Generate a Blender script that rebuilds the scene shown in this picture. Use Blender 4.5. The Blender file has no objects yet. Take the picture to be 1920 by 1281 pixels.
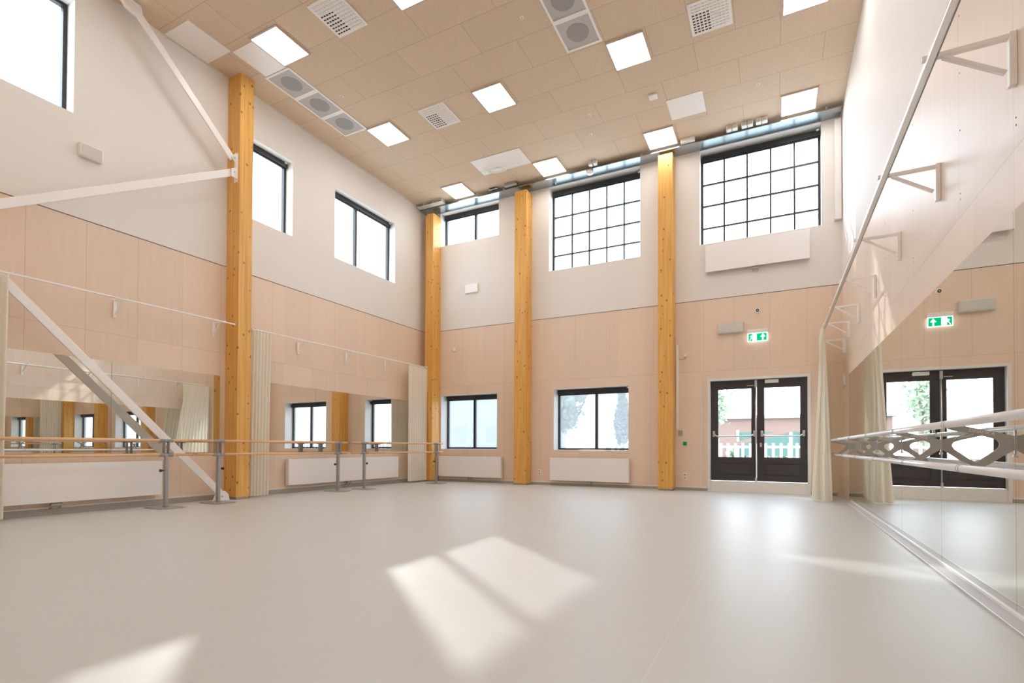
import bpy, bmesh, math, random
from mathutils import Vector, Matrix
random.seed(7)
PI = math.pi
sc = bpy.context.scene
C = sc.collection

# ---------------------------------------------------------------- camera
W_, H_ = 1920.0, 1281.0
F_PX, CX, CY = 912.873, 1035.0, 826.99
cam_d = bpy.data.cameras.new('camera'); cam = bpy.data.objects.new('camera', cam_d); C.objects.link(cam)
cam_d.sensor_width = 36.0; cam_d.sensor_fit = 'HORIZONTAL'
cam_d.lens = F_PX / W_ * 36.0
cam_d.shift_x = (W_/2 - CX) / W_
cam_d.shift_y = (CY - H_/2) / W_
cam_d.clip_start = 0.05; cam_d.clip_end = 500
fw = Vector((-0.41583318, 0.90934503, 0.01320533)); rt = Vector((0.90943688, 0.41583071, 0.00306228)); up = Vector((0.00270651, -0.01328281, 0.99990812))
m = Matrix((rt, up, -fw)).transposed().to_4x4(); m.translation = Vector((8.605734, -10.58355985, 0.9))
cam.matrix_world = m
sc.camera = cam

# ---------------------------------------------------------------- sky, sun, exposure
sc.view_settings.view_transform = 'Standard'; sc.view_settings.look = 'None'
sc.view_settings.gamma = 1.0; sc.view_settings.use_curve_mapping = False
sc.view_settings.exposure = 1.0
world = bpy.data.worlds.new('world'); sc.world = world; world.use_nodes = True
wn = world.node_tree; wn.nodes.clear()
wo = wn.nodes.new('ShaderNodeOutputWorld'); bg = wn.nodes.new('ShaderNodeBackground')
tc = wn.nodes.new('ShaderNodeTexCoord'); sp = wn.nodes.new('ShaderNodeSeparateXYZ'); rmp = wn.nodes.new('ShaderNodeValToRGB')
wn.links.new(tc.outputs['Generated'], sp.inputs[0]); wn.links.new(sp.outputs['Z'], rmp.inputs[0])
rmp.color_ramp.elements[0].position = 0.0; rmp.color_ramp.elements[0].color = (0.90, 0.94, 1.0, 1)
rmp.color_ramp.elements[1].position = 0.7; rmp.color_ramp.elements[1].color = (0.70, 0.83, 1.0, 1)
wn.links.new(rmp.outputs[0], bg.inputs[0]); bg.inputs[1].default_value = 4.6
wn.links.new(bg.outputs[0], wo.inputs[0])
sun_d = bpy.data.lights.new('sun', 'SUN'); sun = bpy.data.objects.new('sun', sun_d); C.objects.link(sun)
sun_d.energy = 1.2; sun_d.angle = 0.013; sun_d.color = (1.0, 0.99, 0.97)
sun.rotation_euler = Vector((1, -.79, -.824)).to_track_quat('-Z', 'Y').to_euler()
try:
    sc.cycles.use_denoising = True
    sc.cycles.max_bounces = 14; sc.cycles.diffuse_bounces = 7; sc.cycles.glossy_bounces = 6
    sc.cycles.transparent_max_bounces = 16; sc.cycles.transmission_bounces = 6
    sc.cycles.sample_clamp_indirect = 5.0; sc.cycles.caustics_reflective = True; sc.cycles.blur_glossy = 0.5
except Exception: pass

WX, HZ, ZW = 9.777, 7.288, 4.0
YB = -13.6

# ---------------------------------------------------------------- materials
def new_mat(name):
    mt = bpy.data.materials.new(name); mt.use_nodes = True
    nt = mt.node_tree; b = nt.nodes['Principled BSDF']
    return mt, nt, b
def S(b, **k):
    for n, v in k.items():
        n = n.replace('_', ' ')
        if n in b.inputs: b.inputs[n].default_value = v
def plain(name, col, rough=.6, metal=0., spec=.5, noise=0., nscale=8., bump=0.):
    mt, nt, b = new_mat(name)
    S(b, Base_Color=(*col, 1), Roughness=rough, Metallic=metal); b.inputs['Specular IOR Level'].default_value = spec
    if noise or bump:
        t = nt.nodes.new('ShaderNodeTexCoord'); n = nt.nodes.new('ShaderNodeTexNoise'); n.inputs['Scale'].default_value = nscale; n.inputs['Detail'].default_value = 4
        nt.links.new(t.outputs['Object'], n.inputs['Vector'])
        if noise:
            mx = nt.nodes.new('ShaderNodeMixRGB'); mx.inputs[1].default_value = (*[c*(1-noise) for c in col], 1); mx.inputs[2].default_value = (*[min(1, c*(1+noise)) for c in col], 1)
            nt.links.new(n.outputs[0], mx.inputs[0]); nt.links.new(mx.outputs[0], b.inputs['Base Color'])
        if bump:
            bp = nt.nodes.new('ShaderNodeBump'); bp.inputs['Strength'].default_value = bump; bp.inputs['Distance'].default_value = .01
            nt.links.new(n.outputs[0], bp.inputs['Height']); nt.links.new(bp.outputs[0], b.inputs['Normal'])
    return mt
def math_n(nt, op, a, b=None, c=None):
    n = nt.nodes.new('ShaderNodeMath'); n.operation = op
    for i, v in enumerate((a, b, c)):
        if v is None: continue
        if isinstance(v, (int, float)): n.inputs[i].default_value = v
        else: nt.links.new(v, n.inputs[i])
    return n.outputs[0]
def line_mask(nt, coord, positions, hw):
    out = None
    for p in positions:
        d = math_n(nt, 'ABSOLUTE', math_n(nt, 'SUBTRACT', coord, p))
        l = math_n(nt, 'LESS_THAN', d, hw)
        out = l if out is None else math_n(nt, 'MAXIMUM', out, l)
    return out

M = {}
M['paint'] = plain('white_wall_paint', (.80, .765, .725), .75, noise=.012, nscale=3)
M['paint_cool'] = plain('white_reveal_paint', (.84, .84, .83), .6)
M['white'] = plain('white_lacquer', (.87, .84, .81), .4)
M['white_gloss'] = plain('white_enamel', (.90, .87, .85), .35)
M['black'] = plain('black_aluminium', (.018, .019, .022), .4)
M['dark_door'] = plain('dark_stained_wood', (.045, .038, .041), .45, noise=.15, nscale=12)
M['dark_door_panel'] = plain('dark_stained_panel', (.052, .043, .046), .5, noise=.15, nscale=12)
M['chrome'] = plain('brushed_steel', (.62, .62, .63), .28, 1.)
M['alu'] = plain('anodised_aluminium', (.93, .91, .89), .28, .8)
M['galv'] = plain('galvanised_steel', (.44, .49, .52), .24, 1., noise=.05, nscale=5)
M['grey_metal'] = plain('grey_powder_coat', (.36, .355, .35), .45, .25)
M['bracket_grey'] = plain('grey_bracket_coat', (.42, .41, .385), .5, .2)
M['tube_white'] = plain('white_tube', (.80, .79, .80), .22)
M['barre_wood'] = plain('beech_handrail', (.80, .50, .27), .4, noise=.08, nscale=20)
def cloth_mat():
    mt, nt, b = new_mat('cream_curtain_fabric'); S(b, Base_Color=(.93, .89, .80, 1), Roughness=.95)
    b.inputs['Specular IOR Level'].default_value = .1
    tr = nt.nodes.new('ShaderNodeBsdfTranslucent'); tr.inputs[0].default_value = (.90, .84, .70, 1)
    mx = nt.nodes.new('ShaderNodeMixShader'); mx.inputs[0].default_value = .22
    nt.links.new(b.outputs[0], mx.inputs[1]); nt.links.new(tr.outputs[0], mx.inputs[2])
    nt.links.new(mx.outputs[0], nt.nodes['Material Output'].inputs[0]); return mt
M['curtain'] = cloth_mat()
M['skirt'] = plain('shaded_floor_upstand', (.40, .37, .325), .5)  # darker than the floor sheet: shade of the recess put into the colour
M['base_grey'] = plain('grey_floor_edge', (.52, .51, .52), .5)
M['edge_highlight'] = plain('pale_edge_highlight', (.85, .85, .85), .35)  # pale colour for painted highlights along the right ledge
M['light_frame'] = plain('light_frame', (.60, .47, .41), .5)
M['skirt_white'] = plain('skirting_cap', (.78, .75, .71), .5)
M['grey_plastic'] = plain('grey_plastic', (.63, .61, .55), .5)
M['mesh_grey'] = plain('grey_speaker_mesh', (.52, .50, .49), .7, noise=.12, nscale=300)
M['cone_grey'] = plain('grey_speaker_cone', (.34, .325, .315), .7, noise=.12, nscale=300)
M['dark'] = plain('dark_void', (.03, .028, .025), .8)
M['switch_grey'] = plain('grey_switch', (.38, .35, .30), .5)
M['green'] = plain('green_button', (.02, .45, .18), .4)
M['shadow_line_screw'] = plain('dark_shadow_line_and_screw', (.13, .085, .06), .9)  # painted shadow line above the plywood; also the dark screw heads
M['letters'] = plain('white_letters', (.88, .88, .86), .4)
M['copper'] = plain('valve_metal', (.5, .46, .42), .35, .8)

# birch plywood cladding: seams are the real joints between the boards
def ply(name, axis, vs_low, vs_high, col=(.80, .635, .50), rough=.5):
    mt, nt, b = new_mat(name)
    g = nt.nodes.new('ShaderNodeNewGeometry'); s = nt.nodes.new('ShaderNodeSeparateXYZ'); nt.links.new(g.outputs['Position'], s.inputs[0])
    u = s.outputs[axis]; z = s.outputs[2]
    # grain
    mp = nt.nodes.new('ShaderNodeMapping'); mp.inputs['Scale'].default_value = (9, 9, .7)
    nt.links.new(g.outputs['Position'], mp.inputs[0])
    n = nt.nodes.new('ShaderNodeTexNoise'); n.inputs['Scale'].default_value = 2.2; n.inputs['Detail'].default_value = 5
    nt.links.new(mp.outputs[0], n.inputs['Vector'])
    mx = nt.nodes.new('ShaderNodeMixRGB'); mx.inputs[1].default_value = (*[c*.95 for c in col], 1); mx.inputs[2].default_value = (*[min(1, c*1.05) for c in col], 1)
    nt.links.new(n.outputs[0], mx.inputs[0])
    # board to board tone
    bd = math_n(nt, 'FLOOR', math_n(nt, 'DIVIDE', u, .6)); rowk = math_n(nt, 'GREATER_THAN', z, 2.5)
    cb = nt.nodes.new('ShaderNodeCombineXYZ'); nt.links.new(bd, cb.inputs[0]); nt.links.new(rowk, cb.inputs[1])
    wnn = nt.nodes.new('ShaderNodeTexWhiteNoise'); wnn.noise_dimensions = '3D'; nt.links.new(cb.outputs[0], wnn.inputs['Vector'])
    hs = nt.nodes.new('ShaderNodeHueSaturation'); nt.links.new(mx.outputs[0], hs.inputs['Color'])
    mr = nt.nodes.new('ShaderNodeMapRange'); mr.inputs[3].default_value = .965; mr.inputs[4].default_value = 1.03
    nt.links.new(wnn.outputs['Value'], mr.inputs[0]); nt.links.new(mr.outputs[0], hs.inputs['Value'])
    lo = math_n(nt, 'MULTIPLY', line_mask(nt, u, vs_low, .004), math_n(nt, 'LESS_THAN', z, 2.5))
    hi = math_n(nt, 'MULTIPLY', line_mask(nt, u, vs_high, .004), math_n(nt, 'GREATER_THAN', z, 2.5))
    hz = line_mask(nt, z, [2.5], .004)
    tot = math_n(nt, 'MAXIMUM', math_n(nt, 'MAXIMUM', lo, hi), hz)
    fac = math_n(nt, 'MULTIPLY', tot, .22)
    mx2 = nt.nodes.new('ShaderNodeMixRGB'); mx2.inputs[2].default_value = (.20, .12, .07, 1)
    nt.links.new(fac, mx2.inputs[0]); nt.links.new(hs.outputs[0], mx2.inputs[1])
    nt.links.new(mx2.outputs[0], b.inputs['Base Color']); S(b, Roughness=rough)
    return mt
M['ply_left'] = ply('birch_plywood_left', 1, [-7.79, -7.19, -6.59, -5.99, -5.4, -4.4, -3.02, -2.1, -.66], [-8.39, -7.79, -7.19, -6.59, -5.99, -5.4, -4.46, -3.03, -2.2, -1.1])
M['ply_back'] = ply('birch_plywood_back', 0, [1.35, 2.44, 3.45, 6.14, 7.254], [1.2, 2.44, 3.56, 4.35, 5.2, 6.2, 7.254, 7.85, 8.52, 9.18])
M['ply_right'] = ply('birch_plywood_right', 1, [-2.1, -4.6, -7.2], [-1.35, -2.6, -3.85, -5.1, -6.35, -7.2, -8.9], (.79, .66, .56), .42)  # paler base colour than the other walls: window sheen painted in
M['paint_right'] = plain('white_panel_paint', (.81, .775, .755), .6, spec=.2, noise=.01, nscale=3)

def glulam():
    mt, nt, b = new_mat('glulam_spruce')
    t = nt.nodes.new('ShaderNodeNewGeometry')
    mp = nt.nodes.new('ShaderNodeMapping'); mp.inputs['Scale'].default_value = (16, 16, .45); nt.links.new(t.outputs['Position'], mp.inputs[0])
    n = nt.nodes.new('ShaderNodeTexNoise'); n.inputs['Scale'].default_value = 2.0; n.inputs['Detail'].default_value = 6; nt.links.new(mp.outputs[0], n.inputs['Vector'])
    cr = nt.nodes.new('ShaderNodeValToRGB'); nt.links.new(n.outputs[0], cr.inputs[0])
    cr.color_ramp.elements[0].position = .3; cr.color_ramp.elements[0].color = (.67, .32, .065, 1)
    cr.color_ramp.elements[1].position = .7; cr.color_ramp.elements[1].color = (.86, .50, .135, 1)
    # knots
    mp2 = nt.nodes.new('ShaderNodeMapping'); mp2.inputs['Scale'].default_value = (8, 8, 6.5); nt.links.new(t.outputs['Position'], mp2.inputs[0])
    v = nt.nodes.new('ShaderNodeTexVoronoi'); v.feature = 'F1'; v.inputs['Scale'].default_value = 1.0; nt.links.new(mp2.outputs[0], v.inputs['Vector'])
    r2 = nt.nodes.new('ShaderNodeValToRGB'); nt.links.new(v.outputs['Distance'], r2.inputs[0])
    r2.color_ramp.elements[0].position = .10; r2.color_ramp.elements[0].color = (1, 1, 1, 1)
    r2.color_ramp.elements[1].position = .19; r2.color_ramp.elements[1].color = (0, 0, 0, 1)
    mx = nt.nodes.new('ShaderNodeMixRGB'); mx.inputs[2].default_value = (.16, .06, .015, 1)
    sc_ = nt.nodes.new('ShaderNodeSeparateXYZ'); nt.links.new(v.outputs['Color'], sc_.inputs[0])
    fac = math_n(nt, 'MULTIPLY', math_n(nt, 'MULTIPLY', r2.outputs[0], math_n(nt, 'GREATER_THAN', sc_.outputs[0], .3)), .75)
    nt.links.new(fac, mx.inputs[0]); nt.links.new(cr.outputs[0], mx.inputs[1]); nt.links.new(mx.outputs[0], b.inputs['Base Color'])
    S(b, Roughness=.42)
    return mt
M['glulam'] = glulam()

def ceiling_mat():
    mt, nt, b = new_mat('wood_wool_boards')
    g = nt.nodes.new('ShaderNodeNewGeometry'); s = nt.nodes.new('ShaderNodeSeparateXYZ'); nt.links.new(g.outputs['Position'], s.inputs[0])
    x, y = s.outputs[0], s.outputs[1]
    # rows .6 deep along y (joints at y = -.3 - .6k), boards 1.2 long in x, every other row shifted by half a board
    yy = math_n(nt, 'DIVIDE', math_n(nt, 'ADD', y, .325), .606)
    row = math_n(nt, 'FLOOR', yy); fy = math_n(nt, 'FRACT', yy)
    par = math_n(nt, 'FLOORED_MODULO', row, 2.0)
    xx = math_n(nt, 'ADD', math_n(nt, 'DIVIDE', math_n(nt, 'SUBTRACT', x, 1.17), 1.256), math_n(nt, 'MULTIPLY', par, .5))
    fx = math_n(nt, 'FRACT', xx); bx_ = math_n(nt, 'FLOOR', xx)
    ly = math_n(nt, 'LESS_THAN', math_n(nt, 'ABSOLUTE', math_n(nt, 'SUBTRACT', fy, .5)), .493)
    lx = math_n(nt, 'LESS_THAN', math_n(nt, 'ABSOLUTE', math_n(nt, 'SUBTRACT', fx, .5)), .4965)
    joint = math_n(nt, 'SUBTRACT', 1.0, math_n(nt, 'MULTIPLY', lx, ly))
    cb = nt.nodes.new('ShaderNodeCombineXYZ'); nt.links.new(bx_, cb.inputs[0]); nt.links.new(row, cb.inputs[1])
    w = nt.nodes.new('ShaderNodeTexWhiteNoise'); nt.links.new(cb.outputs[0], w.inputs['Vector'])
    n = nt.nodes.new('ShaderNodeTexNoise'); n.inputs['Scale'].default_value = 55; n.inputs['Detail'].default_value = 5; n.inputs['Roughness'].default_value = .7
    nt.links.new(g.outputs['Position'], n.inputs['Vector'])
    cr = nt.nodes.new('ShaderNodeValToRGB'); nt.links.new(n.outputs[0], cr.inputs[0])
    cr.color_ramp.elements[0].position = .3; cr.color_ramp.elements[0].color = (.61, .475, .345, 1)
    cr.color_ramp.elements[1].position = .72; cr.color_ramp.elements[1].color = (.77, .62, .47, 1)
    hs = nt.nodes.new('ShaderNodeHueSaturation'); nt.links.new(cr.outputs[0], hs.inputs['Color'])
    mr = nt.nodes.new('ShaderNodeMapRange'); mr.inputs[3].default_value = .975; mr.inputs[4].default_value = 1.025
    nt.links.new(w.outputs['Value'], mr.inputs[0]); nt.links.new(mr.outputs[0], hs.inputs['Value'])
    mx = nt.nodes.new('ShaderNodeMixRGB'); mx.inputs[2].default_value = (.22, .15, .09, 1)
    nt.links.new(math_n(nt, 'MULTIPLY', joint, .42), mx.inputs[0]); nt.links.new(hs.outputs[0], mx.inputs[1])
    nt.links.new(mx.outputs[0], b.inputs['Base Color']); S(b, Roughness=.9)
    bp = nt.nodes.new('ShaderNodeBump'); bp.inputs['Strength'].default_value = .35; bp.inputs['Distance'].default_value = .008
    nt.links.new(n.outputs[0], bp.inputs['Height']); nt.links.new(bp.outputs[0], b.inputs['Normal'])
    return mt
M['ceiling'] = ceiling_mat()

def floor_mat():
    mt, nt, b = new_mat('grey_beige_linoleum')
    g = nt.nodes.new('ShaderNodeNewGeometry'); s = nt.nodes.new('ShaderNodeSeparateXYZ'); nt.links.new(g.outputs['Position'], s.inputs[0])
    n = nt.nodes.new('ShaderNodeTexNoise'); n.inputs['Scale'].default_value = 1.1; n.inputs['Detail'].default_value = 6
    nt.links.new(g.outputs['Position'], n.inputs['Vector'])
    mx = nt.nodes.new('ShaderNodeMixRGB'); mx.inputs[1].default_value = (.565, .56, .53, 1); mx.inputs[2].default_value = (.59, .585, .555, 1)
    nt.links.new(n.outputs[0], mx.inputs[0])
    lm = line_mask(nt, s.outputs[0], [.5, 2.03, 3.56, 5.08, 6.61, 8.14], .003)
    m2 = nt.nodes.new('ShaderNodeMixRGB'); m2.inputs[2].default_value = (.72, .71, .67, 1)
    nt.links.new(math_n(nt, 'MULTIPLY', lm, .35), m2.inputs[0]); nt.links.new(mx.outputs[0], m2.inputs[1])
    nt.links.new(m2.outputs[0], b.inputs['Base Color'])
    n2 = nt.nodes.new('ShaderNodeTexNoise'); n2.inputs['Scale'].default_value = 2.5; nt.links.new(g.outputs['Position'], n2.inputs['Vector'])
    mr = nt.nodes.new('ShaderNodeMapRange'); mr.inputs[3].default_value = .38; mr.inputs[4].default_value = .46
    nt.links.new(n2.outputs[0], mr.inputs[0]); nt.links.new(mr.outputs[0], b.inputs['Roughness'])
    b.inputs['Specular IOR Level'].default_value = .8
    return mt
M['floor'] = floor_mat()
def mirror_mat():
    mt, nt, b = new_mat('silvered_mirror'); S(b, Base_Color=(.80, .80, .765, 1), Metallic=1., Roughness=.0); return mt
M['mirror'] = mirror_mat()
M['mirror_edge'] = plain('mirror_edge', (.35, .38, .36), .3)
def glass_mat(tint=(.93, .955, .96), name='window_glass'):
    mt = bpy.data.materials.new(name); mt.use_nodes = True; nt = mt.node_tree; nt.nodes.clear()
    o = nt.nodes.new('ShaderNodeOutputMaterial'); t = nt.nodes.new('ShaderNodeBsdfTransparent'); t.inputs[0].default_value = (*tint, 1)
    gl = nt.nodes.new('ShaderNodeBsdfGlossy'); gl.inputs['Roughness'].default_value = 0.
    lw = nt.nodes.new('ShaderNodeLayerWeight'); lw.inputs[0].default_value = .5
    fac = math_n(nt, 'ADD', math_n(nt, 'MULTIPLY', math_n(nt, 'POWER', lw.outputs['Facing'], 5.0), .7), .03)
    mx = nt.nodes.new('ShaderNodeMixShader'); nt.links.new(fac, mx.inputs[0]); nt.links.new(t.outputs[0], mx.inputs[1]); nt.links.new(gl.outputs[0], mx.inputs[2])
    nt.links.new(mx.outputs[0], o.inputs[0]); return mt
M['glass'] = glass_mat()
M['glass_tint'] = glass_mat((.50, .515, .53), 'dimmed_hazy_glass')  # tint dims the outdoor view; translucent mix below paints a pale haze
_nt = M['glass_tint'].node_tree; _o = [n for n in _nt.nodes if n.type == 'OUTPUT_MATERIAL'][0]; _src = _o.inputs[0].links[0].from_socket
_tr = _nt.nodes.new('ShaderNodeBsdfTranslucent'); _tr.inputs[0].default_value = (.95, .97, 1, 1)
_mx = _nt.nodes.new('ShaderNodeMixShader'); _mx.inputs[0].default_value = .10
_nt.links.new(_src, _mx.inputs[1]); _nt.links.new(_tr.outputs[0], _mx.inputs[2]); _nt.links.new(_mx.outputs[0], _o.inputs[0])
def emit(name, col, st):
    mt = bpy.data.materials.new(name); mt.use_nodes = True; nt = mt.node_tree; nt.nodes.clear()
    o = nt.nodes.new('ShaderNodeOutputMaterial'); e = nt.nodes.new('ShaderNodeEmission'); e.inputs[0].default_value = (*col, 1); e.inputs[1].default_value = st
    nt.links.new(e.outputs[0], o.inputs[0]); return mt
M['panel_light'] = emit('light_diffuser', (1.0, .96, .93), 7.5)
M['sign_white'] = emit('sign_white_light', (1, 1, 1), 1.1)
M['sign_green'] = emit('sign_green_light', (.0, .33, .13), 1.0)
# outside
M['paving'] = plain('pale_paving', (.50, .50, .47), .9, noise=.15, nscale=2)
M['leaf'] = plain('leaf_green', (.24, .31, .20), .7, noise=.3, nscale=2)
M['leaf_dark'] = plain('leaf_dark_green', (.20, .26, .19), .7, noise=.3, nscale=2)
M['bark'] = plain('bark', (.16, .12, .09), .9)
M['facade'] = plain('pale_render', (.40, .425, .455), .8, noise=.05, nscale=1)
M['roof'] = plain('grey_roof', (.30, .30, .32), .8)
M['fence'] = plain('white_fence_paint', (.6, .6, .6), .7)
M['pinkwall'] = plain('pale_pink_render', (.19, .12, .095), .8)
M['teal'] = plain('teal_board', (.06, .12, .10), .7)
M['red'] = plain('red_paint', (.55, .05, .05), .5)
M['asphalt'] = plain('asphalt', (.3, .3, .3), .9)

# ---------------------------------------------------------------- mesh helpers
class MB:
    def __init__(s): s.bm = bmesh.new()
    def box(s, x0, x1, y0, y1, z0, z1, mi=0):
        vs = [s.bm.verts.new((x, y, z)) for x in (x0, x1) for y in (y0, y1) for z in (z0, z1)]
        for f in ((0, 1, 3, 2), (4, 6, 7, 5), (0, 4, 5, 1), (2, 3, 7, 6), (0, 2, 6, 4), (1, 5, 7, 3)):
            fc = s.bm.faces.new([vs[i] for i in f]); fc.material_index = mi
        return s
    def quad(s, pts, mi=0):
        f = s.bm.faces.new([s.bm.verts.new(p) for p in pts]); f.material_index = mi; return s
    def tube(s, pts, r, n=12, cap=True, mi=0):
        pts = [Vector(p) for p in pts]; rs = r if isinstance(r, (list, tuple)) else [r]*len(pts)
        rings = []
        for i, p in enumerate(pts):
            d = (pts[min(i+1, len(pts)-1)] - pts[max(i-1, 0)]).normalized()
            a = d.orthogonal().normalized() if i == 0 else (a - d*a.dot(d)).normalized()
            b = d.cross(a)
            rings.append([s.bm.verts.new(p + a*math.cos(t*2*PI/n)*rs[i] + b*math.sin(t*2*PI/n)*rs[i]) for t in range(n)])
        for i in range(len(rings)-1):
            for t in range(n):
                f = s.bm.faces.new([rings[i][t], rings[i][(t+1) % n], rings[i+1][(t+1) % n], rings[i+1][t]]); f.smooth = True; f.material_index = mi
        if cap:
            s.bm.faces.new(rings[0][::-1]); s.bm.faces.new(rings[-1])
        return s
    def bar(s, p, q, w, h, side=None, mi=0):          # rectangular bar p->q ; w along side, h across
        p, q = Vector(p), Vector(q); d = (q-p).normalized()
        sd = Vector(side).normalized() if side else d.orthogonal().normalized()
        sd = (sd - d*sd.dot(d)).normalized(); u = d.cross(sd)
        R = [[s.bm.verts.new(c + sd*a*w/2 + u*b*h/2) for a, b in ((-1, -1), (1, -1), (1, 1), (-1, 1))] for c in (p, q)]
        for i in range(4):
            f = s.bm.faces.new([R[0][i], R[0][(i+1) % 4], R[1][(i+1) % 4], R[1][i]]); f.material_index = mi
        s.bm.faces.new(R[0][::-1]); s.bm.faces.new(R[1]); return s
    def prism(s, poly, axis, a, b, mi=0):              # poly in the other two axes (order kept), extruded a->b along axis
        def P(u, v, w):
            return ((w, u, v), (u, w, v), (u, v, w))[axis]
        A = [s.bm.verts.new(P(u, v, a)) for u, v in poly]; B = [s.bm.verts.new(P(u, v, b)) for u, v in poly]
        n = len(poly)
        for i in range(n):
            f = s.bm.faces.new([A[i], A[(i+1) % n], B[(i+1) % n], B[i]]); f.material_index = mi
        for L in (A[::-1], B):
            f = s.bm.faces.new(L); f.material_index = mi
        return s
    def disc(s, c, r, axis, a, b, n=24, mi=0):
        c0 = [c[i] for i in range(3) if i != axis]
        return s.prism([(c0[0]+r*math.cos(t*2*PI/n), c0[1]+r*math.sin(t*2*PI/n)) for t in range(n)], axis, a, b, mi)
    def build(s, name, mats, parent=None, bevel=0., smooth=False):
        bm = s.bm
        off = Vector((0, 0, 0))
        if parent is not None:
            off = parent.matrix_world.translation if parent.get('_local') is None else Vector((0, 0, 0))
            p = parent
            off = Vector((0, 0, 0))
            while p is not None:
                off += p.location; p = p.parent
        if not bevel: bmesh.ops.remove_doubles(bm, verts=bm.verts, dist=1e-6)
        bmesh.ops.recalc_face_normals(bm, faces=bm.faces)
        bmesh.ops.translate(bm, verts=bm.verts, vec=-off)
        me = bpy.data.meshes.new(name); bm.to_mesh(me); bm.free()
        if smooth:
            for p_ in me.polygons: p_.use_smooth = True
        o = bpy.data.objects.new(name, me); C.objects.link(o)
        for mt in (mats if isinstance(mats, (list, tuple)) else [mats]): me.materials.append(M[mt] if isinstance(mt, str) else mt)
        if parent is not None: o.parent = parent
        if bevel:
            bv = o.modifiers.new('bevel', 'BEVEL'); bv.width = bevel; bv.segments = 2; bv.limit_method = 'ANGLE'; bv.harden_normals = False
        return o
def empty(name, loc, label=None, cat=None, group=None, kind=None):
    o = bpy.data.objects.new(name, None); o.empty_display_size = .1; C.objects.link(o); o.location = loc
    return tag(o, label, cat, group, kind)
def tag(o, label=None, cat=None, group=None, kind=None):
    if label: o['label'] = label
    if cat: o['category'] = cat
    if group: o['group'] = group
    if kind: o['kind'] = kind
    return o
def copy_tree(o, parent=None):
    c = o.copy(); C.objects.link(c)
    if parent is not None: c.parent = parent
    for ch in list(o.children): copy_tree(ch, c)
    return c
def place(o, loc, label, group=None, cat=None):
    c = copy_tree(o); c.location = loc; c['label'] = label
    if group: c['group'] = group
    return c

# ---------------------------------------------------------------- room shell
def wall(name, axis, v_in, v_out, a0, a1, z0, z1, openings, mat_low, mat_up, split, up2=None):
    """axis: 0 -> plane x=v_in (runs along y), 1 -> plane y=v_in (runs along x)"""
    b = MB()
    us = sorted({a0, a1, *[o[0] for o in openings], *[o[1] for o in openings]})
    zs = sorted({z0, z1, split, *[o[2] for o in openings], *[o[3] for o in openings]})
    def P(u, z, v): return (v, u, z) if axis == 0 else (u, v, z)
    for i in range(len(us)-1):
        for k in range(len(zs)-1):
            uc, zc = (us[i]+us[i+1])/2, (zs[k]+zs[k+1])/2
            if any(o[0] < uc < o[1] and o[2] < zc < o[3] for o in openings): continue
            for v, mi in ((v_in, 0 if zc < split else 1), (v_out, 1)):
                b.quad([P(us[i], zs[k], v), P(us[i+1], zs[k], v), P(us[i+1], zs[k+1], v), P(us[i], zs[k+1], v)], mi)
    for o in openings:
        u0, u1, w0, w1 = o[:4]
        for (p, q) in (((u0, w0), (u1, w0)), ((u1, w0), (u1, w1)), ((u1, w1), (u0, w1)), ((u0, w1), (u0, w0))):
            b.quad([P(*p, v_in), P(*q, v_in), P(*q, v_out), P(*p, v_out)], 2)
    for (p, q) in (((a0, z0), (a1, z0)), ((a1, z0), (a1, z1)), ((a1, z1), (a0, z1)), ((a0, z1), (a0, z0))):
        b.quad([P(*p, v_in), P(*q, v_in), P(*q, v_out), P(*p, v_out)], 1)
    bmesh.ops.remove_doubles(b.bm, verts=b.bm.verts, dist=1e-5)
    o = b.build(name, [mat_low, mat_up, 'paint_cool'])
    return tag(o, kind='structure')

T = .40
LW = [(-9.35, -7.35, 5.40, 6.95), (-5.06, -4.06, 5.03, 6.50), (-3.05, -1.22, 4.98, 6.50)]
BW = [(.505, 2.235, .85, 2.27), (3.81, 5.64, .84, 2.29), (.45, 2.262, 6.28, 7.17), (3.67, 5.90, 5.143, 7.17), (7.18, 9.44, 5.18, 7.17)]
DO = (7.36, 9.215, 0.0, 2.31)
wall('wall_left', 0, 0, -T, YB, 0, 0, HZ, LW, 'ply_left', 'paint', ZW)
wall('wall_back', 1, 0, T, -T, WX+.3, 0, HZ, BW+[DO], 'ply_back', 'paint', ZW)
wall('wall_right', 0, WX, WX+.3, YB, 0, 0, HZ, [], 'ply_right', 'paint_right', ZW)
wall('wall_rear', 1, YB, YB-.3, -T, WX+.3, 0, HZ, [], 'ply_back', 'paint', ZW)
tag(MB().box(-T, WX+.3, YB-.3, T, -.2, 0).build('floor', 'floor'), kind='structure')
tag(MB().box(-T, WX+.3, YB-.3, T, HZ, HZ+.25).build('ceiling', 'ceiling'), kind='structure')
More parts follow.
